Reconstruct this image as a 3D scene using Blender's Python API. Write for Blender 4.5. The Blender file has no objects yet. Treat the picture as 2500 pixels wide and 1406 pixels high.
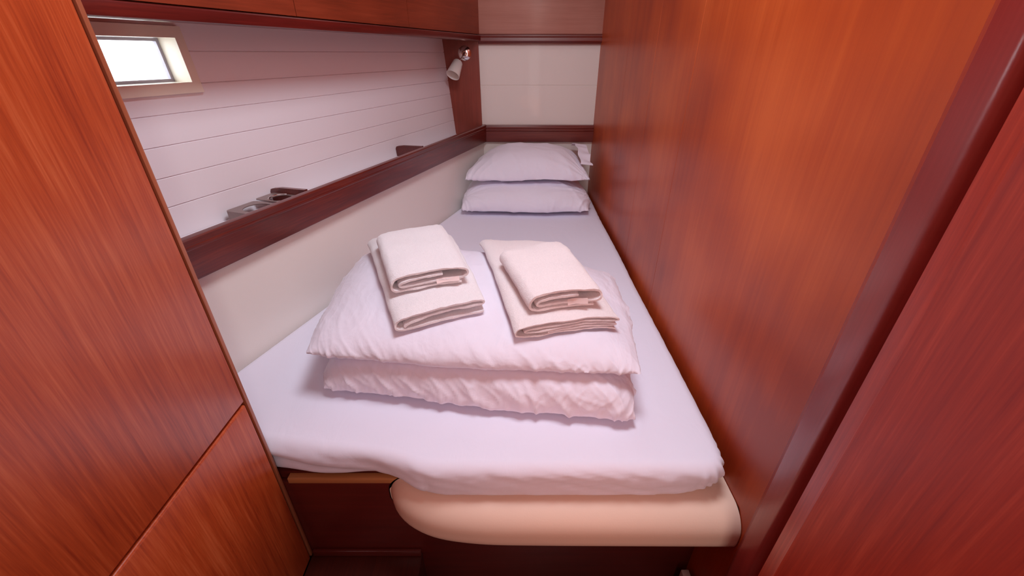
import bpy, bmesh, math, random
from mathutils import Vector, Matrix, noise
from mathutils.bvhtree import BVHTree
from mathutils.geometry import delaunay_2d_cdt
random.seed(4)
scene = bpy.context.scene
COL = scene.collection
PI = math.pi

# ------------------------------------------------------------------ materials
def new_mat(name):
    m = bpy.data.materials.new(name); m.use_nodes = True
    nt = m.node_tree; nt.nodes.clear()
    out = nt.nodes.new('ShaderNodeOutputMaterial'); b = nt.nodes.new('ShaderNodeBsdfPrincipled')
    nt.links.new(b.outputs[0], out.inputs[0])
    return m, nt, b

def N(nt, t, **kw):
    n = nt.nodes.new(t)
    for k, v in kw.items():
        if k.startswith('i_'): n.inputs[k[2:].replace('_', ' ')].default_value = v
        else: setattr(n, k, v)
    return n

def lin(h):
    h = h.lstrip('#'); r = []
    for i in (0, 2, 4):
        c = int(h[i:i+2], 16) / 255
        r.append(c / 12.92 if c <= .04045 else ((c + .055) / 1.055) ** 2.4)
    return (*r, 1)

def wood(name, dark, mid, light, axis='z', rough=.32, scale=1.0, streak=1.0, blotch=.5, coat=.25, bump=.12):
    """reddish veneer; the grain runs along `axis` ('z', 'x', 'y' or 'd' = along the hull side)"""
    m, nt, b = new_mat(name); L = nt.links.new
    geo = N(nt, 'ShaderNodeNewGeometry')
    rot = N(nt, 'ShaderNodeMapping')
    if axis == 'd': rot.inputs['Rotation'].default_value = (0, 0, math.radians(18.5))
    L(geo.outputs['Position'], rot.inputs['Vector'])
    a, l = 1.0 * scale, .035 * scale
    sc = {'z': (a, a, l), 'x': (l, a, a), 'y': (a, l, a), 'd': (a, l, a)}[axis]
    def ns(f, detail, rough_, dist, mult=(1, 1, 1)):
        mp = N(nt, 'ShaderNodeMapping'); mp.inputs['Scale'].default_value = [sc[i] * f * mult[i] for i in range(3)]
        L(rot.outputs[0], mp.inputs['Vector'])
        n = N(nt, 'ShaderNodeTexNoise'); n.inputs['Scale'].default_value = 1
        n.inputs['Detail'].default_value = detail; n.inputs['Roughness'].default_value = rough_
        n.inputs['Distortion'].default_value = dist
        L(mp.outputs[0], n.inputs['Vector']); return n
    n1 = ns(150, 4, .65, .0); n2 = ns(420, 2, .6, 0); n3 = ns(48, 3, .5, 0)
    bl = N(nt, 'ShaderNodeTexNoise'); bl.inputs['Scale'].default_value = 3.2; bl.inputs['Detail'].default_value = 2
    L(geo.outputs['Position'], bl.inputs['Vector'])
    def mul(x, v):
        q = N(nt, 'ShaderNodeMath', operation='MULTIPLY'); L(x, q.inputs[0]); q.inputs[1].default_value = v; return q.outputs[0]
    def add(x, y):
        q = N(nt, 'ShaderNodeMath', operation='ADD'); L(x, q.inputs[0]); L(y, q.inputs[1]); return q.outputs[0]
    w1, w2, w3, w4 = .44 * streak, .30 * streak, .26, blotch
    s = add(add(mul(n1.outputs[0], w1), mul(n2.outputs[0], w2)), add(mul(n3.outputs[0], w3), mul(bl.outputs[0], w4)))
    s = mul(s, 1 / (w1 + w2 + w3 + w4))
    r = N(nt, 'ShaderNodeValToRGB'); L(s, r.inputs[0])
    e = r.color_ramp.elements; e[0].position = .36; e[0].color = dark; e[1].position = .64; e[1].color = light
    k = r.color_ramp.elements.new(.5); k.color = mid
    L(r.outputs[0], b.inputs['Base Color'])
    b.inputs['Roughness'].default_value = rough
    b.inputs['Coat Weight'].default_value = coat; b.inputs['Coat Roughness'].default_value = .22
    bp = N(nt, 'ShaderNodeBump'); bp.inputs['Strength'].default_value = bump; bp.inputs['Distance'].default_value = .001
    L(s, bp.inputs['Height']); L(bp.outputs[0], b.inputs['Normal'])
    return m

def plain(name, col, rough=.5, metal=0, bump=0, bscale=400, coat=0, var=0, spec=.5, sheen=0):
    m, nt, b = new_mat(name); L = nt.links.new
    b.inputs['Base Color'].default_value = col; b.inputs['Roughness'].default_value = rough
    b.inputs['Metallic'].default_value = metal; b.inputs['Coat Weight'].default_value = coat
    b.inputs['Specular IOR Level'].default_value = spec
    b.inputs['Sheen Weight'].default_value = sheen
    geo = N(nt, 'ShaderNodeNewGeometry')
    if var:
        n = N(nt, 'ShaderNodeTexNoise'); n.inputs['Scale'].default_value = 6; L(geo.outputs['Position'], n.inputs['Vector'])
        mr = N(nt, 'ShaderNodeMapRange'); mr.inputs['To Min'].default_value = 1 - var; mr.inputs['To Max'].default_value = 1 + var
        L(n.outputs[0], mr.inputs[0])
        mx = N(nt, 'ShaderNodeVectorMath', operation='SCALE'); mx.inputs[0].default_value = col[:3]
        L(mr.outputs[0], mx.inputs['Scale']); L(mx.outputs[0], b.inputs['Base Color'])
    if bump:
        n = N(nt, 'ShaderNodeTexNoise'); n.inputs['Scale'].default_value = bscale; n.inputs['Detail'].default_value = 3
        L(geo.outputs['Position'], n.inputs['Vector'])
        bp = N(nt, 'ShaderNodeBump'); bp.inputs['Strength'].default_value = bump; bp.inputs['Distance'].default_value = .002
        L(n.outputs[0], bp.inputs['Height']); L(bp.outputs[0], b.inputs['Normal'])
    return m

def cotton(name, col, crease=.35):
    """smooth cotton with faint soft creases and a fine weave"""
    m, nt, b = new_mat(name); L = nt.links.new
    b.inputs['Base Color'].default_value = col; b.inputs['Roughness'].default_value = .85
    b.inputs['Specular IOR Level'].default_value = .15; b.inputs['Sheen Weight'].default_value = .25
    geo = N(nt, 'ShaderNodeNewGeometry')
    mp = N(nt, 'ShaderNodeMapping'); mp.inputs['Scale'].default_value = (14, 9, 12); mp.inputs['Rotation'].default_value = (0, 0, .5)
    L(geo.outputs['Position'], mp.inputs['Vector'])
    n = N(nt, 'ShaderNodeTexNoise'); n.inputs['Scale'].default_value = 1; n.inputs['Detail'].default_value = 5
    n.inputs['Roughness'].default_value = .45; n.inputs['Distortion'].default_value = 1.6
    L(mp.outputs[0], n.inputs['Vector'])
    b1 = N(nt, 'ShaderNodeBump'); b1.inputs['Strength'].default_value = crease; b1.inputs['Distance'].default_value = .012
    L(n.outputs[0], b1.inputs['Height'])
    f = N(nt, 'ShaderNodeTexNoise'); f.inputs['Scale'].default_value = 900; L(geo.outputs['Position'], f.inputs['Vector'])
    b2 = N(nt, 'ShaderNodeBump'); b2.inputs['Strength'].default_value = .08; b2.inputs['Distance'].default_value = .001
    L(f.outputs[0], b2.inputs['Height']); L(b1.outputs[0], b2.inputs['Normal']); L(b2.outputs[0], b.inputs['Normal'])
    return m

def terry(name, col):
    m, nt, b = new_mat(name); L = nt.links.new
    b.inputs['Roughness'].default_value = .95; b.inputs['Specular IOR Level'].default_value = .05
    b.inputs['Sheen Weight'].default_value = .5; b.inputs['Sheen Roughness'].default_value = .6
    geo = N(nt, 'ShaderNodeNewGeometry')
    n = N(nt, 'ShaderNodeTexNoise'); n.inputs['Scale'].default_value = 420; n.inputs['Detail'].default_value = 3
    n.inputs['Roughness'].default_value = .7
    L(geo.outputs['Position'], n.inputs['Vector'])
    r = N(nt, 'ShaderNodeValToRGB'); L(n.outputs[0], r.inputs[0])
    r.color_ramp.elements[0].position = .3; r.color_ramp.elements[0].color = (*[c * .90 for c in col[:3]], 1)
    r.color_ramp.elements[1].position = .62; r.color_ramp.elements[1].color = col
    L(r.outputs[0], b.inputs['Base Color'])
    bp = N(nt, 'ShaderNodeBump'); bp.inputs['Strength'].default_value = .75; bp.inputs['Distance'].default_value = .003
    L(n.outputs[0], bp.inputs['Height']); L(bp.outputs[0], b.inputs['Normal'])
    return m

W_CAB = wood('veneer_cabinet', lin('8e3014'), lin('b0481f'), lin('c66236'), 'z', .34, 1.0, 1.3, .35)
W_WALL = wood('veneer_bulkhead', lin('98330f'), lin('b24614'), lin('c85a22'), 'z', .45, .55, .5, 1.0, coat=.22)
W_DOOR = wood('veneer_door', lin('8a1c0e'), lin('a02a14'), lin('b84026'), 'z', .45, .8, 1.5, .3, coat=.1)
W_JAMB = wood('varnished_jamb', lin('7c2420'), lin('8d2c26'), lin('9c3830'), 'z', .3, .8, .4, .4, coat=.5)
W_LOCK = wood('veneer_locker', lin('6c2a18'), lin('82341e'), lin('964228'), 'd', .35, .8, .8, .5)
W_RAIL = wood('mahogany_rail', lin('48120c'), lin('5c1810'), lin('742818'), 'd', .28, .8, 1.2, .3, coat=.4)
W_LIP = wood('dark_lip', lin('48100e'), lin('5c1714'), lin('6e2019'), 'd', .3, .8, .8, .3)
W_BACK = wood('veneer_head', lin('a87060'), lin('b57e6e'), lin('c08a7a'), 'x', .38, .8, .6, .5, coat=.5)
W_TRIM = wood('mahogany_trim', lin('5a1a14'), lin('6a2018'), lin('7c2e20'), 'x', .3, .8, 1.0, .3, coat=.4)
W_END = wood('veneer_end', lin('6e2a1c'), lin('823526'), lin('92432f'), 'z', .35, .8, .6, .5)
W_BASE = wood('veneer_base', lin('4c1510'), lin('5a1a14'), lin('682018'), 'x', .4, .8, .6, .4)
W_BAT = wood('pale_batten', lin('a5683c'), lin('b87a4a'), lin('c88a58'), 'x', .45, .8, .6, .4)
W_EDGE = wood('cut_edge', lin('8a4a30'), lin('a05a3c'), lin('b46c4a'), 'z', .4, .8, .8, .4)
W_FLOOR = wood('sole_boards', lin('3a120c'), lin('48180f'), lin('5a2216'), 'y', .4, .8, .8, .4)
GAPM = plain('dark_gap', lin('200a0a'), .8)
LINING = plain('white_lining', lin('ece6ea'), .38, coat=.1, bump=.02, bscale=60)
PANEL = plain('cream_vinyl', lin('ebe4dc'), .48, bump=.1, bscale=700)
BACKP = plain('white_head_panel', lin('e8e0d8'), .50, coat=.08, bump=.03, bscale=500)
CEIL = plain('ceiling_vinyl', lin('e6dcd8'), .6, bump=.1, bscale=500)
SHEET = cotton('fitted_sheet', lin('e8e6f4'), .10)
PILLOW = cotton('pillowcase', lin('f0ecf8'), .22)
DUVET = cotton('duvet_cover', lin('e8e2ee'), .30)
TOWEL = terry('white_terry', lin('fcf6f8'))
TOWEL_P = terry('blush_terry', lin('fdf0f0'))
HEM = plain('towel_hem', lin('efdcda'), .9, bump=.3, bscale=900)
CREAM = plain('cream_leather', lin('e4c6b2'), .5, coat=.0, bump=.06, bscale=300)
FRAMEM = plain('portlight_surround', lin('ece4d4'), .4, coat=.2)
GASK = plain('grey_gasket', lin('9a93a0'), .5)
CHROME = plain('chrome', lin('e8e4e0'), .08, metal=1)
SHADE = plain('frosted_shade', lin('e8ded6'), .45)
SHADE.node_tree.nodes['Principled BSDF'].inputs['Subsurface Weight'].default_value = .15
TAUPE = plain('taupe_metal', lin('8f7b76'), .35, metal=.35)
BRKT = plain('pale_plastic', lin('b09088'), .5)
# clear pane
GLASS, _nt, _b = new_mat('clear_pane')
_b.inputs['Transmission Weight'].default_value = 1; _b.inputs['Roughness'].default_value = 0; _b.inputs['IOR'].default_value = 1.05
_b.inputs['Base Color'].default_value = (1, 1, 1, 1)

# ------------------------------------------------------------------ object helpers
def obj(name, bm, mat, parent=None, loc=None, smooth=True, angle=35):
    """link one mesh (given in world coordinates) with its origin at loc"""
    bmesh.ops.recalc_face_normals(bm, faces=bm.faces[:])
    if loc is None:
        if parent is not None: loc = Vector(parent.location)
        else:
            xs = [v.co for v in bm.verts]
            loc = Vector(((min(v.x for v in xs) + max(v.x for v in xs)) / 2, (min(v.y for v in xs) + max(v.y for v in xs)) / 2, min(v.z for v in xs)))
    loc = Vector(loc)
    for v in bm.verts: v.co -= loc
    me = bpy.data.meshes.new(name); bm.to_mesh(me); bm.free()
    me.materials.append(mat)
    if smooth:
        for p in me.polygons: p.use_smooth = True
        me.set_sharp_from_angle(angle=math.radians(angle))
    o = bpy.data.objects.new(name, me); COL.objects.link(o)
    if parent is not None:
        o.parent = parent; o.location = loc - Vector(parent_world(parent))
    else: o.location = loc
    return o

def parent_world(p):
    v = Vector(p.location)
    while p.parent is not None:
        p = p.parent; v += p.location
    return v

def tag(o, label, cat, group=None):
    o['label'] = label; o['category'] = cat
    if group: o['group'] = group
    return o
def thing(name, loc, label, cat, group=None):
    o = bpy.data.objects.new(name, None); o.empty_display_size = .05; COL.objects.link(o); o.location = loc
    return tag(o, label, cat, group)
def part(name, bm, mat, parent, **kw):
    return obj(name, bm, mat, parent, loc=parent_world(parent), **kw)
def struct(o): o['kind'] = 'structure'; return o

def bevel(bm, w, seg=2, ang=40):
    es = [e for e in bm.edges if len(e.link_faces) == 2 and e.calc_face_angle(0) > math.radians(ang)]
    if w > 0 and es: bmesh.ops.bevel(bm, geom=es, offset=w, segments=seg, profile=.5, affect='EDGES', clamp_overlap=True)
    return bm

def box(x0, x1, y0, y1, z0, z1, bw=0, seg=2):
    bm = bmesh.new(); bmesh.ops.create_cube(bm, size=1)
    for v in bm.verts: v.co = Vector(((x0 + x1) / 2 + v.co.x * (x1 - x0), (y0 + y1) / 2 + v.co.y * (y1 - y0), (z0 + z1) / 2 + v.co.z * (z1 - z0)))
    return bevel(bm, bw, seg)

# hull-side frame: s = distance from the head bulkhead along the hull line, n = into the cabin
SL = .3346; CA = 1 / math.sqrt(1 + SL * SL); SA = SL * CA
def LP(s, n, z): return Vector((-.165 - SA * s + CA * n, 2.53 - CA * s - SA * n, z))

def prism(pts, a, b, fn, bw=0, seg=2):
    """pts: closed profile [(p, q)], swept from a to b; fn(t, p, q) -> world point"""
    bm = bmesh.new()
    A = [bm.verts.new(fn(a, *p)) for p in pts]; B = [bm.verts.new(fn(b, *p)) for p in pts]
    n = len(pts)
    for i in range(n): bm.faces.new((A[i], A[(i + 1) % n], B[(i + 1) % n], B[i]))
    bm.faces.new(A); bm.faces.new(B[::-1])
    return bevel(bm, bw, seg)
def lprism(pts, s0, s1, bw=0, seg=2): return prism(pts, s0, s1, lambda t, n, z: LP(t, n, z), bw, seg)
def lbox(s0, s1, n0, n1, z0, z1, bw=0, seg=2): return lprism([(n0, z0), (n1, z0), (n1, z1), (n0, z1)], s0, s1, bw, seg)
def join(*bms):
    o = bmesh.new()
    for b in bms:
        me = bpy.data.meshes.new('tmp'); b.to_mesh(me); b.free(); o.from_mesh(me); bpy.data.meshes.remove(me)
    return o

def lathe(prof, origin, axis, n=40):
    """prof [(r, h)] revolved about axis through origin"""
    axis = Vector(axis).normalized(); u = axis.orthogonal().normalized(); v = axis.cross(u)
    bm = bmesh.new(); rings = []
    for r, h in prof:
        if r < 1e-6: rings.append([bm.verts.new(Vector(origin) + axis * h)])
        else: rings.append([bm.verts.new(Vector(origin) + axis * h + (u * math.cos(t) + v * math.sin(t)) * r) for t in [2 * PI * i / n for i in range(n)]])
    for a, b in zip(rings, rings[1:]):
        for i in range(n):
            j = (i + 1) % n
            if len(a) == 1 and len(b) > 1: bm.faces.new((a[0], b[i], b[j]))
            elif len(b) == 1 and len(a) > 1: bm.faces.new((a[i], a[j], b[0]))
            elif len(a) > 1: bm.faces.new((a[i], a[j], b[j], b[i]))
    return bm

def tube(pts, r, n=12):
    bm = bmesh.new(); rings = []
    for i, p in enumerate(pts):
        p = Vector(p); t = (Vector(pts[min(i + 1, len(pts) - 1)]) - Vector(pts[max(i - 1, 0)])).normalized()
        u = t.orthogonal().normalized(); v = t.cross(u)
        rings.append([bm.verts.new(p + (u * math.cos(a) + v * math.sin(a)) * r) for a in [2 * PI * k / n for k in range(n)]])
    for a, b in zip(rings, rings[1:]):
        for i in range(n): bm.faces.new((a[i], a[(i + 1) % n], b[(i + 1) % n], b[i]))
    bm.faces.new(rings[0][::-1]); bm.faces.new(rings[-1])
    return bm

def catmull(P, k=8):
    out = []; n = len(P)
    for i in range(n - 1):
        p0, p1, p2, p3 = [Vector(P[max(0, min(n - 1, j))]) for j in (i - 1, i, i + 1, i + 2)]
        for q in range(k):
            t = q / k
            out.append(.5 * ((2 * p1) + (p2 - p0) * t + (2 * p0 - 5 * p1 + 4 * p2 - p3) * t * t + (3 * p1 - p0 - 3 * p2 + p3) * t ** 3))
    out.append(Vector(P[-1])); return out

def fbm(x, y, z, o=4):
    return noise.fractal(Vector((x, y, z)), 1.0, 2.0, o)
def ridge(x, y, z=0.0):
    return 1 - 2 * abs(noise.noise(Vector((x, y, z))))

# ------------------------------------------------------------------ camera
cam_d = bpy.data.cameras.new('camera'); cam = bpy.data.objects.new('camera', cam_d); COL.objects.link(cam)
cam_d.sensor_width = 36; cam_d.lens = 36 * 1017 / 2500; cam_d.clip_start = .02; cam_d.clip_end = 200
cam.location = (0, 0, 1.12); cam.rotation_euler = (math.radians(90 - 29.4), 0, 0)
scene.camera = cam

# ================================================================== SETTING
ZC = 1.92
# planked hull side with the portlight opening
WS0, WS1, WZ0, WZ1 = 1.506, 1.76, 1.055, 1.155
def hn(z): return -.139 - .0863 * (z - .72)
zl = [1.125, 1.054, .992, .926, .858, .7915]
brk = [(-.15, 0), (.60, 0)]
for z in sorted(zl):
    brk += [(z - .0018, 0), (z, -.0035), (z + .0018, 0)]
brk += [(WZ0, 0), (WZ1, 0), (1.24, 0), (1.45, 0), (ZC, 0)]
brk = sorted(brk)
bm = bmesh.new(); ss = [-.06, .3, .6, .9, 1.2, WS0, WS1, 2.2, 3.4, 4.1]
G = [[bm.verts.new(LP(s, hn(z) + d, z)) for s in ss] for z, d in brk]
for i in range(len(brk) - 1):
    for j in range(len(ss) - 1):
        if ss[j] == WS0 and brk[i][0] >= WZ0 - 1e-6 and brk[i + 1][0] <= WZ1 + 1e-6: continue
        bm.faces.new((G[i][j], G[i][j + 1], G[i + 1][j + 1], G[i + 1][j]))
struct(obj('wall_left', bm, LINING, smooth=False))
struct(obj('wall_left_lower', lbox(-.03, 3.2, -.02, 0, -.15, .704), PANEL))
# head bulkhead (white), with one horizontal seam
YB = 2.53
def yprism(pts, x0, x1, bw=0, seg=2): return prism(pts, x0, x1, lambda t, y, z: Vector((t, y, z)), bw, seg)
SZ = .968
struct(obj('wall_back', yprism([(YB + .05, -.15), (YB, -.15), (YB, SZ - .0015), (YB + .002, SZ), (YB, SZ + .0015), (YB, ZC), (YB + .05, ZC)], -.75, .55), BACKP, smooth=False))
# right bulkhead, sheets with hairline seams
ys = [.484]
for y in (1.20, 1.55, 1.925): ys += [y - .0008, y, y + .0008]
pr = [(.465, .484)]
for y in (1.205, 1.55, 1.925): pr += [(.465, y - .0012), (.4672, y), (.465, y + .0012)]
pr += [(.465, 2.56), (.50, 2.56), (.50, .484)]
struct(obj('wall_right', prism(pr, -.15, ZC, lambda t, x, y: Vector((x, y, t))), W_WALL, smooth=False))
# jamb with a chamfer and a rounded nose
jp = [(.50, .4835), (.464, .4835), (.4525, .4665), (.4495, .4300)]
for k in range(1, 9):
    a = k / 8 * PI / 2
    jp.append((.4495 + .030 * (1 - math.cos(a)), .4300 - .022 * math.sin(a)))
jp += [(.52, .408), (.52, .4835)]
struct(obj('trim_1', prism(jp, -.15, ZC, lambda t, x, y: Vector((x, y, t))), W_JAMB, angle=25))
# open door leaf in the right foreground
dp = [(.50, .386), (.4285, .386), (.4265, .3845), (.4155, .3545), (.4125, .350), (.40, -.38), (.50, -.38)]
d = struct(obj('door_1', prism(dp, -.15, ZC - .02, lambda t, x, y: Vector((x, y, t))), W_DOOR, smooth=True, angle=20))
# cabin behind the camera, floor and ceiling
struct(obj('wall_front', box(-1.6, 1.2, -1.25, -1.2, -.15, ZC), W_CAB))
struct(obj('wall_front_right', box(.52, .57, -1.2, .484, -.15, ZC), W_WALL))
struct(obj('floor', box(-1.8, .60, -1.25, 2.6, -.19, -.15), W_FLOOR))
struct(obj('trim_2', box(-.512, -.23, -1.2, .60, -.149, 0, .002), W_FLOOR))
struct(obj('ceiling', box(-1.7, 1.2, -1.25, 2.6, ZC, ZC + .05), CEIL))
# skirting at the foot of the berth front
struct(obj('baseboard_back', box(-.505, -.231, .590, .5995, .001, .022, .002), W_BASE))

# portlight
w = thing('window_1', LP((WS0 + WS1) / 2, hn(WZ0), WZ0), '', ''); del w['label']; del w['category']; struct(w)
def ring(sa, sb, za, zb, m, n0, n1, bw=.002, slope=0.0):
    """rectangular ring: opening sa..sb, za..zb, margin m, between depth n0 (back) and n1 (front), following the hull slope"""
    bm = bmesh.new()
    def loop(e, n): return [bm.verts.new(LP(s, hn(z) + n, z)) for s, z in ((sa - e, za - e), (sb + e, za - e), (sb + e, zb + e), (sa - e, zb + e))]
    a, b, c, d_ = loop(0, n0), loop(0, n1), loop(m, n1 - slope), loop(m, n0)
    for p, q in ((a, b), (b, c), (c, d_), (d_, a)):
        for i in range(4): bm.faces.new((p[i], p[(i + 1) % 4], q[(i + 1) % 4], q[i]))
    return bevel(bm, bw, 3)
part('window_frame', ring(WS0 + .003, WS1 - .003, WZ0 + .003, WZ1 - .003, .024, -.002, .013, .0025, .003), FRAMEM, w)
part('window_reveal', ring(WS0 + .0025, WS1 - .0025, WZ0 + .0025, WZ1 - .0025, .002, -.060, .010, 0), FRAMEM, w)
part('gasket', ring(WS0 + .0095, WS1 - .0095, WZ0 + .0095, WZ1 - .0095, .0065, -.058, -.046, .001), GASK, w)
bm = bmesh.new()
bm.faces.new([bm.verts.new(LP(s, hn(z) - .055, z)) for s, z in ((WS0 + .006, WZ0 + .006), (WS1 - .006, WZ0 + .006), (WS1 - .006, WZ1 - .006), (WS0 + .006, WZ1 - .006))])
part('pane', bm, GLASS, w, smooth=False)

# wood on the head bulkhead
struct(obj('wall_back_upper', box(-.20, .466, 2.512, 2.531, 1.2065, ZC, .001), W_BACK))
tp = [(2.531, 1.160), (2.514, 1.160), (2.513, 1.167), (2.505, 1.169), (2.500, 1.176), (2.501, 1.190), (2.506, 1.196), (2.506, 1.203), (2.511, 1.206), (2.531, 1.206)]
struct(obj('trim_3', yprism(tp, -.175, .466), W_TRIM, angle=25))
tp = [(2.531, .674), (2.509, .674), (2.507, .677), (2.507, .728), (2.510, .731), (2.507, .735), (2.507, .742), (2.510, .745), (2.507, .749), (2.507, .755), (2.512, .763), (2.531, .765)]
struct(obj('trim_4', yprism(tp, -.150, .466), W_TRIM, angle=20))
# end panel between hull side and head panel (follows the hull slope)
bm = bmesh.new()
ez = [.70, 1.25]
A = [(-.150, ez[0]), (-.150, .767), (-.169, .767), (-.177, 1.25), (-.40, 1.25), (-.34, .70)]
f0 = [bm.verts.new((x, 2.506, z)) for x, z in A]; f1 = [bm.verts.new((x, 2.531, z)) for x, z in A]
bm.faces.new(f0); bm.faces.new(f1[::-1])
for i in range(len(A)): bm.faces.new((f0[i], f0[(i + 1) % len(A)], f1[(i + 1) % len(A)], f1[i]))
struct(obj('wall_back_left', bm, W_END, smooth=False))

# ================================================================== FITTINGS ON THE LEFT
# rail (fiddle) board
rp = [(.0004, .674), (.0232, .674), (.0240, .676), (.0240, .742), (.0250, .744), (.0250, .749), (.0240, .751), (.0240, .764), (.0215, .7672), (.0185, .768), (.004, .768), (.001, .7665), (.0004, .763)]
tag(obj('wooden_rail', lprism(rp, .010, 2.015), W_RAIL, angle=20), 'long dark mahogany rail board running above the cream panel beside the bed', 'rail')
tag(obj('shelf', lbox(.03, 2.0, -.137, -.0002, .706, .718), LINING), 'narrow white shelf behind the mahogany rail along the hull side', 'shelf')

def divider(s, label):
    z0, z1 = .7185, .762
    pts = [(-.004 - .003, z0), (-.004 - .003, z1 + .006), (-.100, z1 + .004), (hn(z1) + .014, z1), (hn(z1) + .006, z1 - .003), (hn(z1) + .002, z1 - .012), (hn(z0) + .001, z0)]
    o = obj('shelf_divider', lprism(pts, s - .006, s + .006, .0012), W_RAIL)
    return tag(o, label, 'divider', 'wooden dividers on the shelf behind the rail')
SD1 = 1.385
divider(SD1, 'low dark wood divider behind the rail with a cup holder fixed to it')
divider(.685, 'low dark wood divider standing alone behind the rail near the pillows')

def plate_holder(s0, s1, n0, n1, z, sc, nc, r, flange):
    """bent metal plate with a round hole, optional front flange"""
    th = .0022
    bm = bmesh.new()
    def outline(zz):
        c = .010; q = []
        for cx, cy, a0 in ((n0 + c, s0 + c, PI), (n1 - .001, s0 + .001, 1.5 * PI), (n1 - .001, s1 - .001, 0), (n0 + c, s1 - c, .5 * PI)):
            rr = c if cx < (n0 + n1) / 2 else .001
            for k in range(7):
                a = a0 + k / 6 * PI / 2; q.append((cx + rr * math.cos(a), cy + rr * math.sin(a)))
        return q
    O = outline(z); m = len(O)
    H = [(nc + r * math.cos(t), sc + r * math.sin(t)) for t in [math.atan2(p[1] - sc, p[0] - nc) for p in O]]
    H2 = []; out2 = []
    for i in range(m):     # refine so that the hole is round
        p, q = O[i], O[(i + 1) % m]
        for k in range(5):
            t = k / 5; e = (p[0] + (q[0] - p[0]) * t, p[1] + (q[1] - p[1]) * t); out2.append(e)
            a = math.atan2(e[1] - sc, e[0] - nc); H2.append((nc + r * math.cos(a), sc + r * math.sin(a)))
    m = len(out2)
    def V(L, zz): return [bm.verts.new(LP(p[1], p[0], zz)) for p in L]
    ot, ob, ht, hb = V(out2, z + th), V(out2, z), V(H2, z + th), V(H2, z)
    for i in range(m):
        j = (i + 1) % m
        for a, b in ((ot, ht), (ht, hb), (hb, ob), (ob, ot)): bm.faces.new((a[i], a[j], b[j], b[i]))
    if flange:
        c = s1 - .002
        bm2 = lprism([(n0 + .006, z - .0262), (n1 - .002, z - .0262), (n1 - .002, z + .001), (n0 + .006, z + .001)], c - .001, c + .0015, 0)
        bm3 = lprism([(n0 + .006, z - .02625), (n1 - .002, z - .02625), (n1 - .002, z - .0245), (n0 + .006, z - .0245)], s0 + .01, c, 0)
        bm = join(bm, bm2, bm3)
    return bm
hz = .746
h1 = tag(obj('cup_holder', plate_holder(1.470, 1.565, -.122, -.006, hz, 1.515, -.062, .036, True), TAUPE, angle=30), 'taupe metal cup holder with a round hole, nearer the window end of the shelf', 'cup holder', 'cup holders on the shelf')
h2 = thing('cup_holder', LP(1.43, -.06, hz), 'dark taupe cup holder with glinting rim, fixed to the wooden divider', 'cup holder', 'cup holders on the shelf')
part('holder_plate', plate_holder(SD1 + .0075, 1.462, -.128, -.006, hz + .002, 1.428, -.066, .030, False), TAUPE, h2, angle=30)
pts = [LP(1.428 + .031 * math.sin(a), -.066 + .031 * math.cos(a), hz + .0055) for a in [PI * (.65 + k / 20 * .8) for k in range(21)]]
part('rim', tube(pts, .0016, 8), CHROME, h2)

# overhead locker
lk = thing('overhead_locker', LP(1.2, -.06, 1.176), 'row of closed red-brown wooden lockers high on the left above the bed', 'locker')
part('carcass', lbox(.02, 2.02, -.180, -.012, 1.2020, ZC - .005, .001), W_LOCK, lk)
lp = [(-.014, 1.1745), (.006, 1.1745), (.0115, 1.177), (.013, 1.182), (.011, 1.1985), (.008, 1.2015), (-.010, 1.2015), (-.014, 1.2015)]
part('bottom_rail', lprism(lp, .012, 2.02), W_LIP, lk, angle=25)
seams = [.17, .715, 1.285, 1.86, 2.018]
part('end_stile', lbox(.018, seams[0] - .0012, -.0115, .0015, 1.205, ZC - .01, .0012), W_LOCK, lk)
for a, b in zip(seams, seams[1:]):
    part('door', lbox(a + .0012, b - .0012, -.0115, .0045, 1.205, ZC - .01, .0015), W_LOCK, lk)

# tall cabinet in the left foreground
XL = -.512
cb = thing('side_cabinet', (-.75, .1, 0), 'tall red-brown wooden cabinet filling the left foreground, two closed fronts', 'cabinet')
cp_ = [(XL - .020, .5985), (-.935, .5985), (-1.50, -1.10), (-1.50, -1.19), (XL - .020, -1.19)]
part('carcass', prism(cp_, .0005, ZC - .003, lambda t, x, y: Vector((x, y, t))), W_EDGE, cb)
part('edge_strip', box(XL - .0195, XL,   .5915, .5993, .001, ZC - .004, .0012), W_EDGE, cb)
part('door', box(XL - .0195, XL + .001, -1.18, .5865, .541, ZC - .01, .0028, 3), W_CAB, cb)
part('drawer_front', box(XL - .0195, XL + .001, -1.18, .5865, .004, .5345, .0045, 3), W_CAB, cb)
part('shadow_gap', box(XL - .0196, XL - .0120, -1.18, .5914, .003, ZC - .012), GAPM, cb)

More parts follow.
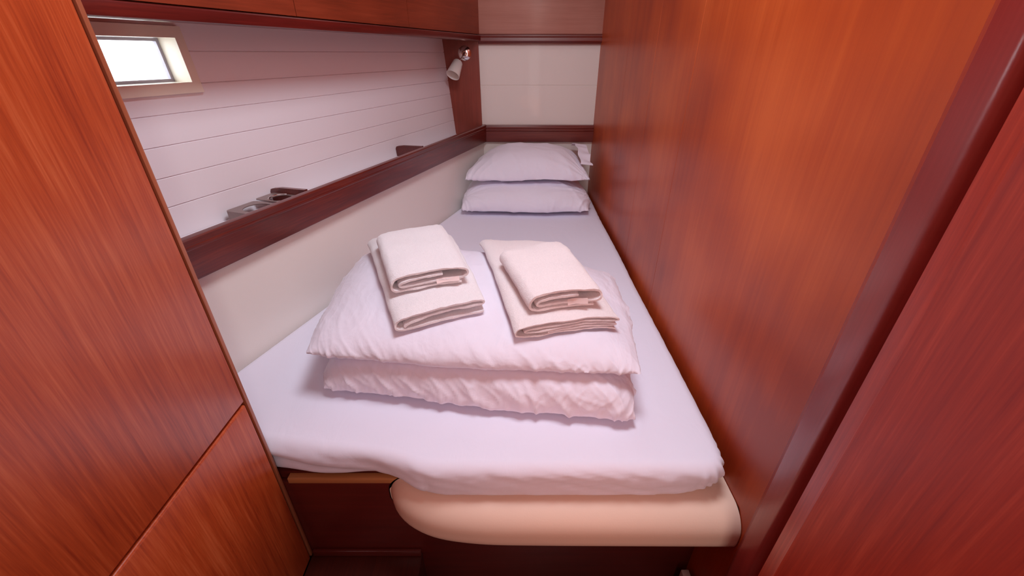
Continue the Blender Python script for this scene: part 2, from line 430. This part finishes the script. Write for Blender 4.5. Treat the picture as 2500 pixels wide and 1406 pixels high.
# reading lamp on the end panel
lm = thing('reading_lamp', (-.2484, 2.505, 1.12), 'small reading lamp with white shade and round chrome base on the end panel', 'lamp')
part('base', lathe([(0, .009), (.012, .0088), (.026, .0065), (.0325, .003), (.0345, 0.001), (.034, 0), (0, 0)], (-.2484, 2.5055, 1.12), (0, -1, 0), 48), CHROME, lm)
j0 = Vector((-.2504, 2.470, 1.108)); top = Vector((-.2745, 2.430, 1.084)); dirv = Vector((-.027, -.050, -.062)).normalized()
part('joint', join(tube([(-.2490, 2.499, 1.119), (-.2500, 2.482, 1.112), tuple(j0)], .0075, 16), lathe([(0, -.010), (.006, -.008), (.0098, 0), (.006, .008), (0, .010)], j0, (0, 0, 1), 20)), CHROME, lm)
part('stem', tube([tuple(j0), tuple((j0 + top) / 2), tuple(top + dirv * .006)], .0028, 12), CHROME, lm)
part('lamp_shade', lathe([(0, 0), (.014, .0005), (.021, .003), (.0245, .008), (.0345, .082), (.0348, .0845), (.0335, .0845), (.0325, .081), (.023, .009), (.015, .005), (0, .0045)], top, dirv, 48), SHADE, lm)
part('bulb', lathe([(0, .006), (.008, .007), (.0085, .030), (.014, .044), (.013, .052), (.007, .058), (0, .060)], top, dirv, 24), SHADE, lm)

# ================================================================== BERTH
bb = thing('bed_base', (0, 1.5, -.149), 'dark wood bed base with a pale top batten, under the mattress', 'bed')
def leftx(y, e=0): return -.165 - SL * (YB - y) + e
def deck(z0, z1, e=.002, y0=.600):
    P = [(leftx(y0, e), y0), (.464, y0), (.464, 2.529), (leftx(2.529, e), 2.529)]
    return prism(P, z0, z1, lambda t, x, y: Vector((x, y, t)))
part('deck_board', deck(.270, .3035, y0=.612), W_BASE, bb)
part('front_panel', box(-.545, .4648, .600, .6115, -.148, .2835, .001), W_BASE, bb)
part('top_batten', box(-.498, .46, .5955, .6115, .2838, .3000, .0015), W_BAT, bb)

def slab(outline, z0, z1, rt, rb, nring=6, disp=None, topfn=None):
    """outline: dense closed plan polygon (counter-clockwise); rounded top radius rt, bottom radius rb"""
    n = len(outline); P = [Vector((x, y, 0)) for x, y in outline]
    nr = []
    for i in range(n):
        t = (P[(i + 1) % n] - P[i - 1]).normalized(); nr.append(Vector((t.y, -t.x, 0)))
    bm = bmesh.new(); rings = []
    def add(e, z):
        rings.append([bm.verts.new(P[i] - nr[i] * e + Vector((0, 0, z)) + (disp(P[i], nr[i], e, z) if disp else Vector())) for i in range(n)])
    for k in range(nring + 1):
        a = k / nring * PI / 2; add(rb * (1 - math.sin(a)), z0 + rb * (1 - math.cos(a)))
    m = 6
    for k in range(1, m): add(0, z0 + rb + (z1 - rt - z0 - rb) * k / m)
    for k in range(nring + 1):
        a = k / nring * PI / 2; add(rt * (1 - math.cos(a)), z1 - rt + rt * math.sin(a))
    for a, b in zip(rings, rings[1:]):
        for i in range(n): bm.faces.new((a[i], a[(i + 1) % n], b[(i + 1) % n], b[i]))
    bm.faces.new(rings[0][::-1])
    if topfn is None:
        bm.faces.new(rings[-1]); return bm
    # top sheet: triangulated grid inside the last ring
    loop = rings[-1]; P2 = [Vector((v.co.x, v.co.y)) for v in loop]; m = len(P2)
    def inside(x, y):
        c = False
        for i in range(m):
            a, b = P2[i], P2[i - 1]
            if (a.y > y) != (b.y > y) and x < (b.x - a.x) * (y - a.y) / (b.y - a.y) + a.x: c = not c
        return c
    st = .022; x0, x1 = min(p.x for p in P2), max(p.x for p in P2); y0, y1 = min(p.y for p in P2), max(p.y for p in P2)
    G = []
    for j in range(int((y1 - y0) / st) + 1):
        for i in range(int((x1 - x0) / st) + 1):
            x, y = x0 + (i + .5 * (j % 2)) * st, y0 + j * st
            if inside(x, y) and min((p.x - x) ** 2 + (p.y - y) ** 2 for p in P2) > (.009) ** 2: G.append(Vector((x, y)))
    vo, eo, fo, ov, oe, of = delaunay_2d_cdt(P2 + G, [], [list(range(m))], 1, 1e-7)
    nv_ = []
    for k, p in enumerate(vo):
        src = [q for q in ov[k] if q < m]
        if src: nv_.append(loop[src[0]])
        else:
            d = min(math.sqrt(min((q.x - p.x) ** 2 + (q.y - p.y) ** 2 for q in P2)) / .03, 1)
            nv_.append(bm.verts.new((p.x, p.y, z1 + topfn(p.x, p.y) * d)))
    for f in fo:
        try: bm.faces.new([nv_[i] for i in f])
        except ValueError: pass
    return bm

def densify(P, step=.012, rnd=2):
    out = []; n = len(P)
    for i in range(n):
        a, b = Vector(P[i]), Vector(P[(i + 1) % n]); k = max(1, int((b - a).length / step))
        for j in range(k): out.append(a + (b - a) * j / k)
    for _ in range(rnd):
        out = [(out[i - 1] + out[i] * 2 + out[(i + 1) % len(out)]) / 4 for i in range(len(out))]
    return [(p.x, p.y) for p in out]

# cream bolster cushion under the front edge of the mattress
co = [(-.288, .640), (-.283, .620), (-.268, .590), (-.245, .560), (-.215, .535), (-.178, .515), (-.14, .503), (-.09, .496), (-.04, .4925), (.1, .491), (.4635, .489), (.4635, .5945), (-.10, .5945), (-.24, .5945), (-.262, .64)]
co = co[:11] + [(.4635, .5952), (-.262, .5952), (-.270, .600)]
co = [(-.278, .5952), (-.273, .582), (-.261, .563), (-.240, .543), (-.213, .525), (-.18, .511), (-.14, .502), (-.09, .496), (-.04, .4925), (.1, .491), (.56, .489), (.56, .70), (-.278, .70)]
cbm = slab(densify(co, .012, 6), .197, .3095, .052, .042, 10)
for v in cbm.verts: v.co.x = min(v.co.x, .4638); v.co.y = min(v.co.y, .5950)
cu = obj('seat_cushion', cbm, CREAM)
tag(cu, 'cream leather bolster with a rounded end, beneath the front edge of the mattress', 'cushion')

# mattress with fitted sheet
mo = [(leftx(2.50, .012), 2.515), (leftx(1.5, .006), 1.5), (leftx(.614, .006), .614), (-.55, .6125),
      (-.50, .606), (-.42, .592), (-.34, .582), (-.28, .574), (-.235, .563), (-.195, .547), (-.155, .541), (-.10, .541), (.20, .541), (.405, .541), (.430, .550), (.442, .575), (.445, .62),
      (.447, .9), (.446, 1.35), (.452, 2.0), (.457, 2.515)]
def mdisp(p, nr, e, z):
    front = max(0.0, 1 - max(0, p.y - .56) / .12)
    side = 1.0 if p.x > .3 else 0.0
    k = max(0, min(1, (.40 - z) / .09)); 
    mid = math.sin(PI * max(0, min(1, (z - .31) / .09)))
    a = 0
    # slanting pull folds on the front face
    if front > 0:
        a += front * mid * (.0035 * ridge(p.x * 13 + z * 45, z * 14) + .002 * fbm(p.x * 30, z * 40, 1.7))
        if p.x < -.18:     # long diagonal folds on the recessed left part
            dz = (z - (.372 - .10 * (p.x + .52))); a += .005 * math.exp(-(dz / .014) ** 2) - .006 * math.exp(-((dz + .022) / .012) ** 2)
    if side: a += .006 * noise.noise(Vector((p.y * 2.6, 1.5, 0))) + mid * .003 * ridge(p.y * 16 + z * 50, z * 10)
    # gathered corner
    dc = math.hypot(p.x - .44, p.y - .56)
    if dc < .09: a += (1 - dc / .09) * .006 * mid * math.sin((math.atan2(p.y - .60, p.x - .39)) * 16 + z * 55)
    v = nr * a
    if dc < .10: v -= nr * .030 * k * k * (1 - dc / .10)
    if p.y < .62 and p.x < -.1: v.y += .020 * math.exp(-((p.x + .29) / .085) ** 2) * k
    if side and e < .02: v += nr * .0
    pass
    if z < .325 and p.y < .60 and -.30 < p.x < -.19: v.z += .006 * math.exp(-((p.x + .245) / .03) ** 2) * 0
    return v
mt = obj('mattress', slab(densify(mo, .006, 5), .3105, .400, .026, .020, 7, mdisp, lambda x, y: .0022 * fbm(x * 4, y * 4, .3, 2) + .0012 * max(0, 1 - 3 * abs(noise.noise(Vector((x * 3 + y * 2, y * 7 - x * 5, 2.2))))) ** 2), SHEET, angle=60)
tag(mt, 'wedge-shaped mattress in a white fitted sheet filling the berth', 'mattress')

# ------------------------------------------------------------------ pillows and duvet
def spaced(n, k=.75):
    """parameters -1..1 packed towards the ends"""
    return [((1 - k) * t + k * math.sin(t * PI / 2)) for t in [-1 + 2 * i / n for i in range(n + 1)]]

def cushion(C, z0, T, p=2.6, nu=110, nv=80, wr=None, bulge=.05, flat=.5, ztop=None, zbase=None, q=.5):
    """C: four plan corners FL, FR, BR, BL. Closed soft body between z0 and z0+T. flat: share of thickness below the seam"""
    us, vs = spaced(nu), spaced(nv)
    bm = bmesh.new(); top = []; bot = []
    FL, FR, BR, BL = [Vector(c) for c in C]
    for v in vs:
        rt, rb = [], []
        for u in us:
            a, b = (u + 1) / 2, (v + 1) / 2
            uu = u * (1 - bulge * (1 - v * v) * 0); vv = v
            P = (FL * (1 - a) + FR * a) * (1 - b) + (BL * (1 - a) + BR * a) * b
            # sides belly outwards between the pinched corners
            c = (FL + FR + BR + BL) / 4
            side = Vector(((P - c).x * bulge * (1 - v * v) * abs(u), (P - c).y * bulge * (1 - u * u) * abs(v)))
            P = P + side
            e = max(0.0, (1 - abs(u) ** p) * (1 - abs(v) ** p)) ** q
            zb = zbase(P.x, P.y) if zbase else 0
            zt = ztop(P.x, P.y) if ztop else 0
            seam = z0 + T * flat
            T1 = (T * (1 - flat) + zt) * e; T2 = (T * flat) * e
            w = wr(P.x, P.y, u, v) if wr else (0, 0)
            rt.append(Vector((P.x, P.y, seam + zb + T1 + w[0] * min(1, e * 2.0)))); rb.append(Vector((P.x, P.y, seam + zb - T2 + w[1] * e)))
        top.append(rt); bot.append(rb)
    V = [[bm.verts.new(p) for p in r] for r in top]
    B = [[(V[j][i] if (i in (0, nu) or j in (0, nv)) else bm.verts.new(bot[j][i])) for i in range(nu + 1)] for j in range(nv + 1)]
    for j in range(nv):
        for i in range(nu):
            bm.faces.new((V[j][i], V[j][i + 1], V[j + 1][i + 1], V[j + 1][i]))
            f = (B[j][i], B[j + 1][i], B[j + 1][i + 1], B[j][i + 1])
            if len(set(f)) > 2:
                try: bm.faces.new(f)
                except ValueError: pass
    return bm

def displace(bm, fn):
    bm.normal_update()
    ds = [(v, v.normal * fn(v.co, v.normal)) for v in bm.verts]
    for v, d_ in ds: v.co += d_
    return bm

def cr(x, y, z, sh=3):
    return max(0.0, 1 - 2.2 * abs(noise.noise(Vector((x, y, z))))) ** sh
def pw(seed):
    def f(co, n):
        x, y, z = co
        a = .0080 * fbm(x * 5 + seed, y * 5, z * 6, 2)
        r = math.hypot(x - .40, y - 2.10); th = math.atan2(y - 2.10, x - .40)
        a += .0090 * math.exp(-(r / .18) ** 2) * (cr(th * 3.2 + seed, r * 4, 1.1, 2) - .3)      # folds fanning from the right corner
        r = math.hypot(x + .24, y - 2.08); th = math.atan2(y - 2.08, x + .24)
        a += .0055 * math.exp(-(r / .14) ** 2) * (cr(th * 3.0 + seed, r * 4, 4.1, 2) - .3)
        a += .0040 * (cr(x * 9 + y * 5 + seed, y * 7 - z * 6, seed) - .3)
        a += (1 - abs(n.z)) * .0045 * (cr(x * 26 + seed, z * 18 + x * 8, 2.2) - .3)
        return a
    return f
P1 = displace(cushion([(-.250, 2.020), (.385, 2.005), (.390, 2.490), (-.225, 2.490)], .406, .132, 3.6, bulge=.06, flat=.20, q=.46, nu=120, nv=90), pw(1.3))
p1 = tag(obj('pillow', P1, PILLOW, angle=80), 'plump white pillow lying flat on the mattress, lower of the two', 'pillow', 'stacked white pillows')
def zb2(x, y): return .0 + .012 * math.cos((x - .07) * 5)
P2 = displace(cushion([(-.238, 2.110), (.395, 2.105), (.340, 2.500), (-.140, 2.495)], .542, .128, 3.2, bulge=.03, flat=.16, q=.58, nu=120, nv=90, zbase=lambda x, y: .034 * (y - 2.1) / .4), pw(5.1))
p2 = tag(obj('pillow', P2, PILLOW, angle=80), 'white pillow on top of the other with its open end to the right', 'pillow', 'stacked white pillows')
# open pillowcase end (flap) on the right of the upper pillow
def strip(fn, nu, nv, th):
    """thin closed sheet from fn(a, b) -> point"""
    bm = bmesh.new()
    g = [[Vector(fn(i / nu, j / nv)) for i in range(nu + 1)] for j in range(nv + 1)]
    def nrm(i, j):
        a = g[j][min(i + 1, nu)] - g[j][max(i - 1, 0)]; b = g[min(j + 1, nv)][i] - g[max(j - 1, 0)][i]
        return a.cross(b).normalized()
    T = [[bm.verts.new(g[j][i] + nrm(i, j) * th / 2) for i in range(nu + 1)] for j in range(nv + 1)]
    B = [[bm.verts.new(g[j][i] - nrm(i, j) * th / 2) for i in range(nu + 1)] for j in range(nv + 1)]
    for j in range(nv):
        for i in range(nu):
            bm.faces.new((T[j][i], T[j][i + 1], T[j + 1][i + 1], T[j + 1][i])); bm.faces.new((B[j][i], B[j + 1][i], B[j + 1][i + 1], B[j][i + 1]))
    for j in range(nv):
        bm.faces.new((T[j][0], T[j + 1][0], B[j + 1][0], B[j][0])); bm.faces.new((T[j][nu], B[j][nu], B[j + 1][nu], T[j + 1][nu]))
    for i in range(nu):
        bm.faces.new((T[0][i], B[0][i], B[0][i + 1], T[0][i + 1])); bm.faces.new((T[nv][i], T[nv][i + 1], B[nv][i + 1], B[nv][i]))
    return bm
def flap(a, b):
    y = 2.16 + .32 * b
    x = .350 - .015 * b + .060 * a + .004 * math.sin(b * 22 + a * 2)
    z = .628 + .045 * math.sin(PI * b) + .035 * b + .006 * math.sin(b * 31 + 1) * a - .012 * a
    return (x, y, z)
part('pillowcase_flap', strip(flap, 10, 50, .002), PILLOW, p2, angle=80)

def dw(seed, amp=1.0):
    def f(co, n):
        x, y, z = co
        side = 1 - abs(n.z)
        wx = .6 * fbm(x * 3, y * 3, seed, 2)
        a = .0050 * fbm(x * 5 + seed, y * 5, z * 5, 2)
        # long slanting creases, crisper towards the edges
        a += amp * (.0011 + .0090 * side) * (cr(x * 17 + y * 9 + z * 10 + wx, y * 5 - z * 9, seed) - .3)
        a += amp * (.0006 + .0042 * side) * (cr(x * 38 + z * 30 + seed, y * 14 + z * 12 + wx, 3.1) - .3)
        a += amp * (.0004 + .0016 * side) * (cr(x * 60 - z * 50 + y * 25, y * 40 + wx, 5.1, 2) - .3)
        # gathers at the right-hand end of the front
        gr = max(0, min(1, (x + .02) / .24)) * side
        a += gr * .0055 * (cr(x * 42 - z * 34 + fbm(x * 6, z * 6, seed), seed * 1.7, z * 4, 2) - .4)
        return a
    return f
dv = thing('duvet', (-.1, .95, .40), 'thick white duvet folded over on itself under the towels', 'duvet')
D1 = displace(cushion([(-.445, .745), (.268, .648), (.300, 1.06), (-.505, 1.20)], .407, .098, 8, 230, 130, bulge=.03, flat=.22, q=.5), dw(2.2))
def slope_top(x, y): return .028 * max(0, min(1, (y - .80) / .25)) - .030 * max(0, min(1, (x - .12) / .15)) * max(0, min(1, (y - .75) / .2))
D2 = displace(cushion([(-.470, .755), (.272, .688), (.302, 1.15), (-.490, 1.29)], .487, .088, 4.8, 230, 150, bulge=.05, flat=.42, q=.55, ztop=slope_top), dw(7.7, .8))
part('lower_fold', D1, DUVET, dv, angle=80)
D2c = D2.copy(); D2c.normal_update(); TREE = BVHTree.FromBMesh(D2c)
part('upper_fold', D2, DUVET, dv, angle=80)

# ------------------------------------------------------------------ towels
def surf(trees, x, y):
    best = None
    for t in trees:
        h = t.ray_cast(Vector((x, y, 1.0)), Vector((0, 0, -1)))
        if h[0] is not None and (best is None or h[0].z > best): best = h[0].z
    return best

def heightmap(trees, q, n=14):
    """smoothed support height on the towel's own plan grid; q(a, b) -> (x, y)"""
    g = [[surf(trees, *q(i / n, j / n)) for i in range(n + 1)] for j in range(n + 1)]
    known = [v for r in g for v in r if v is not None]; lo = sorted(known)[len(known) // 4]
    g = [[lo if v is None else v for v in r] for r in g]
    m = [[max(g[min(n, max(0, j + dj))][min(n, max(0, i + di))] for di in (-1, 0, 1) for dj in (-1, 0, 1)) for i in range(n + 1)] for j in range(n + 1)]
    def h(a, b):
        a = max(0, min(.9999, a)) * n; b = max(0, min(.9999, b)) * n; i, j = int(a), int(b); fa, fb = a - i, b - j
        return (m[j][i] * (1 - fa) + m[j][i + 1] * fa) * (1 - fb) + (m[j + 1][i] * (1 - fa) + m[j + 1][i + 1] * fa) * fb
    return h

def towel(name, C, H, prof, th, mat, trees, label, seed, layers=True, sag=.0, k=7, nv=56):
    """C: plan corners FL, FR, BR, BL. prof: centre line in (across 0..1, height 0..1) seen from the front"""
    FL, FR, BR, BL = [Vector(c) for c in C]
    q = lambda a, b: tuple((FL * (1 - a) + FR * a) * (1 - b) + (BL * (1 - a) + BR * a) * b)
    hm = heightmap(trees, q)
    w = ((FR - FL).length + (BR - BL).length) / 2
    cl = catmull([(a * w, z * H, 0) for a, z in prof], k)
    def ribbon(cl, th, inset=0.0, ext=0.0):
        bm = bmesh.new(); n = len(cl); m = nv
        off = []
        for i, p in enumerate(cl):
            t = (cl[min(i + 1, n - 1)] - cl[max(i - 1, 0)]).normalized(); off.append(Vector((-t.y, t.x, 0)))
        bs = [(.5 - .5 * math.cos(PI * j / m)) for j in range(m + 1)]
        rows = []
        for b in bs:
            # thickness rounds off at the two long ends (front/back rims)
            ed = min(b, 1 - b); rr = min(1.0, .72 + .28 * min(1, ed / .02))
            lp = [c + o * th / 2 * rr for c, o in zip(cl, off)] + [c - o * th / 2 * rr for c, o in zip(cl[::-1], off[::-1])]
            row = []
            for i, c in enumerate(lp):
                a = c.x / w; top = c.y / H
                bb = b
                wob = .0035 * noise.noise(Vector((c.x * 25 + seed, c.y * 60, seed))) * (1 if b < .5 else -1) / max(.05, (BL - FL).length)
                x, y = q(a, bb + wob * (1 - abs(2 * b - 1)) * 0 + wob)
                z = hm(a, b) + c.y + .003
                # soft unevenness, growing with height in the fold
                z += top * (.003 * noise.noise(Vector((x * 14, y * 14, seed))) - .006 * top * max(0, (b - .75) / .25) ** 2)
                sideb = .0030 * noise.noise(Vector((b * 7, seed, c.y * 20)))
                pt = Vector((x, y, z)) + (FR - FL).normalized().to_3d() * sideb
                nn = .0014 * noise.noise(Vector((x * 130, y * 130, z * 130)))
                pt.z += nn
                row.append(bm.verts.new(pt))
            rows.append(row)
        L = len(rows[0])
        for a_, b_ in zip(rows, rows[1:]):
            for i in range(L): bm.faces.new((a_[i], a_[(i + 1) % L], b_[(i + 1) % L], b_[i]))
        for row in (rows[0][::-1], rows[-1]):      # cap with quads between the two skins
            h2 = L // 2
            for i in range(h2 - 1): bm.faces.new((row[i], row[i + 1], row[L - 2 - i], row[L - 1 - i]))
        return bm
    o = obj(name, ribbon(cl, th), mat, angle=50)
    me = o.data
    bm2 = bmesh.new(); bm2.from_mesh(me); bmesh.ops.translate(bm2, verts=bm2.verts[:], vec=o.location); bm2.normal_update()
    tree = BVHTree.FromBMesh(bm2); bm2.free()
    tag(o, label, 'towel', 'folded white towels on the duvet')
    return o, tree, q, hm, w

SPIRAL = [(.90, .09), (.55, .07), (.14, .09), (.03, .22), (.005, .50), (.04, .80), (.14, .91), (.50, .93), (.86, .91), (.96, .80), (.985, .60), (.95, .40), (.86, .31), (.55, .30), (.24, .29), (.12, .36), (.11, .50), (.18, .60), (.40, .63), (.66, .64)]
OPENC = [(.985, .06), (.5, .07), (.12, .10), (.025, .25), (.01, .50), (.05, .76), (.16, .88), (.50, .93), (.86, .93), (.97, .86), (.985, .70), (.94, .60), (.80, .62), (.55, .64), (.32, .58), (.16, .46), (.10, .30)]
WAVY = [(.97, .04), (.80, .10), (.62, .05), (.42, .12), (.25, .06), (.09, .10), (.015, .26), (.01, .52), (.05, .78), (.15, .90), (.50, .93), (.86, .95), (.975, .88), (.985, .74), (.90, .66), (.62, .70), (.36, .64), (.14, .60), (.09, .48), (.16, .38), (.42, .42), (.68, .48), (.93, .44), (.975, .34), (.90, .26), (.60, .28), (.30, .24)]

BL_ = [(-.262, .765), (-.064, .835), (-.195, 1.222), (-.452, 1.205)]
t1, tr1, q1, hm1, w1 = towel('folded_towel', BL_, .038, OPENC, .0066, TOWEL, [TREE], 'large folded white towel on the left of the duvet, under a smaller one', 1.1)
HL_ = [(-.281, .843), (-.104, .888), (-.203, 1.155), (-.375, 1.075)]
t2, tr2, q2, hm2, w2 = towel('folded_towel', HL_, .045, SPIRAL, .0064, TOWEL, [TREE, tr1], 'small folded white towel with a fabric tag, on the left pile', 2.7)
BR_ = [(.008, .738), (.248, .797), (.135, 1.215), (-.102, 1.205)]
t3, tr3, q3, hm3, w3 = towel('folded_towel', BR_, .033, WAVY, .0040, TOWEL_P, [TREE], 'large folded white towel with frilled hem edges on the right of the duvet', 4.2)
HR_ = [(.038, .782), (.205, .815), (.134, 1.045), (-.030, .975)]
t4, tr4, q4, hm4, w4 = towel('folded_towel', HR_, .047, SPIRAL, .0066, TOWEL_P, [TREE, tr3], 'small rolled-looking folded white towel on top of the right pile', 6.6)
# woven tags
def hem(o, q, hm, a0, a1, z0, z1, name='care_tag'):
    def f(a, b):
        x, y = q(a0 + (a1 - a0) * a, -.004 + .02 * b)
        return (x, y - .003 + .002 * math.sin(a * 5), hm(a0 + (a1 - a0) * a, 0) + z0 + (z1 - z0) * b + .002 * a)
    part(name, strip(f, 12, 4, .0012), HEM, o, angle=80)
hem(t2, q2, hm2, .58, .88, .010, .020)
hem(t4, q4, hm4, .52, .80, .011, .024)

# small pale bracket low on the right
tag(obj('floor_bracket', box(.432, .452, .545, .575, -.149, -.030, .002), BRKT), 'small pale bracket standing at the foot of the bed front, by the right jamb', 'bracket')

# ================================================================== LIGHT
def area(name, loc, target, size, power, col, sy=None, spread=None):
    l = bpy.data.lights.new(name, 'AREA'); l.energy = power; l.color = col; l.size = size
    if sy: l.shape = 'RECTANGLE'; l.size_y = sy
    if spread: l.spread = math.radians(spread)
    o = bpy.data.objects.new(name, l); COL.objects.link(o); o.location = loc
    o.rotation_euler = (Vector(target) - Vector(loc)).to_track_quat('-Z', 'Y').to_euler()
    return o
area('hatch_light', (.08, .74, ZC - .02), (-.02, .80, .4), .42, 14.0, (.86, .90, 1.0))
area('head_fill', (.02, 1.9, ZC - .02), (.0, 1.9, .4), .35, 1.3, (1.0, .95, .96))  # unseen dim fill, added to lift the pillow end
area('entry_fill', (.22, -.70, 1.60), (.1, 1.0, .5), .7, 2.8, (1.0, .72, .76), .7)  # fill added behind the camera, pinkish to warm the bed's right side
area('streak_light', (.26, -.45, 1.2), (.13, 2.5, 1.0), .13, 4.0, (1.0, .94, .90), 1.7)  # tall narrow lamp added to put a soft streak on the head bulkhead
area('low_bounce_fill', (.22, -.35, .56), (.12, .70, .455), .25, .19, (1.0, .22, .06), .25, 60)  # added orange lamp, stands in for wood bounce on the duvet front
area('day_light', LP(1.60, -.75, 1.35), LP(1.60, 0, 1.05), .5, 26, (.80, .9, 1.0))

wd = bpy.data.worlds.new('world'); scene.world = wd; wd.use_nodes = True
bg = wd.node_tree.nodes['Background']; bg.inputs[0].default_value = (.93, .96, 1, 1); bg.inputs[1].default_value = 3.0
scene.view_settings.view_transform = 'Standard'
scene.view_settings.look = 'None'
scene.view_settings.exposure = 0
scene.cycles.max_bounces = 10; scene.cycles.diffuse_bounces = 6
scene.cycles.use_denoising = True
scene.cycles.sample_clamp_indirect = 8
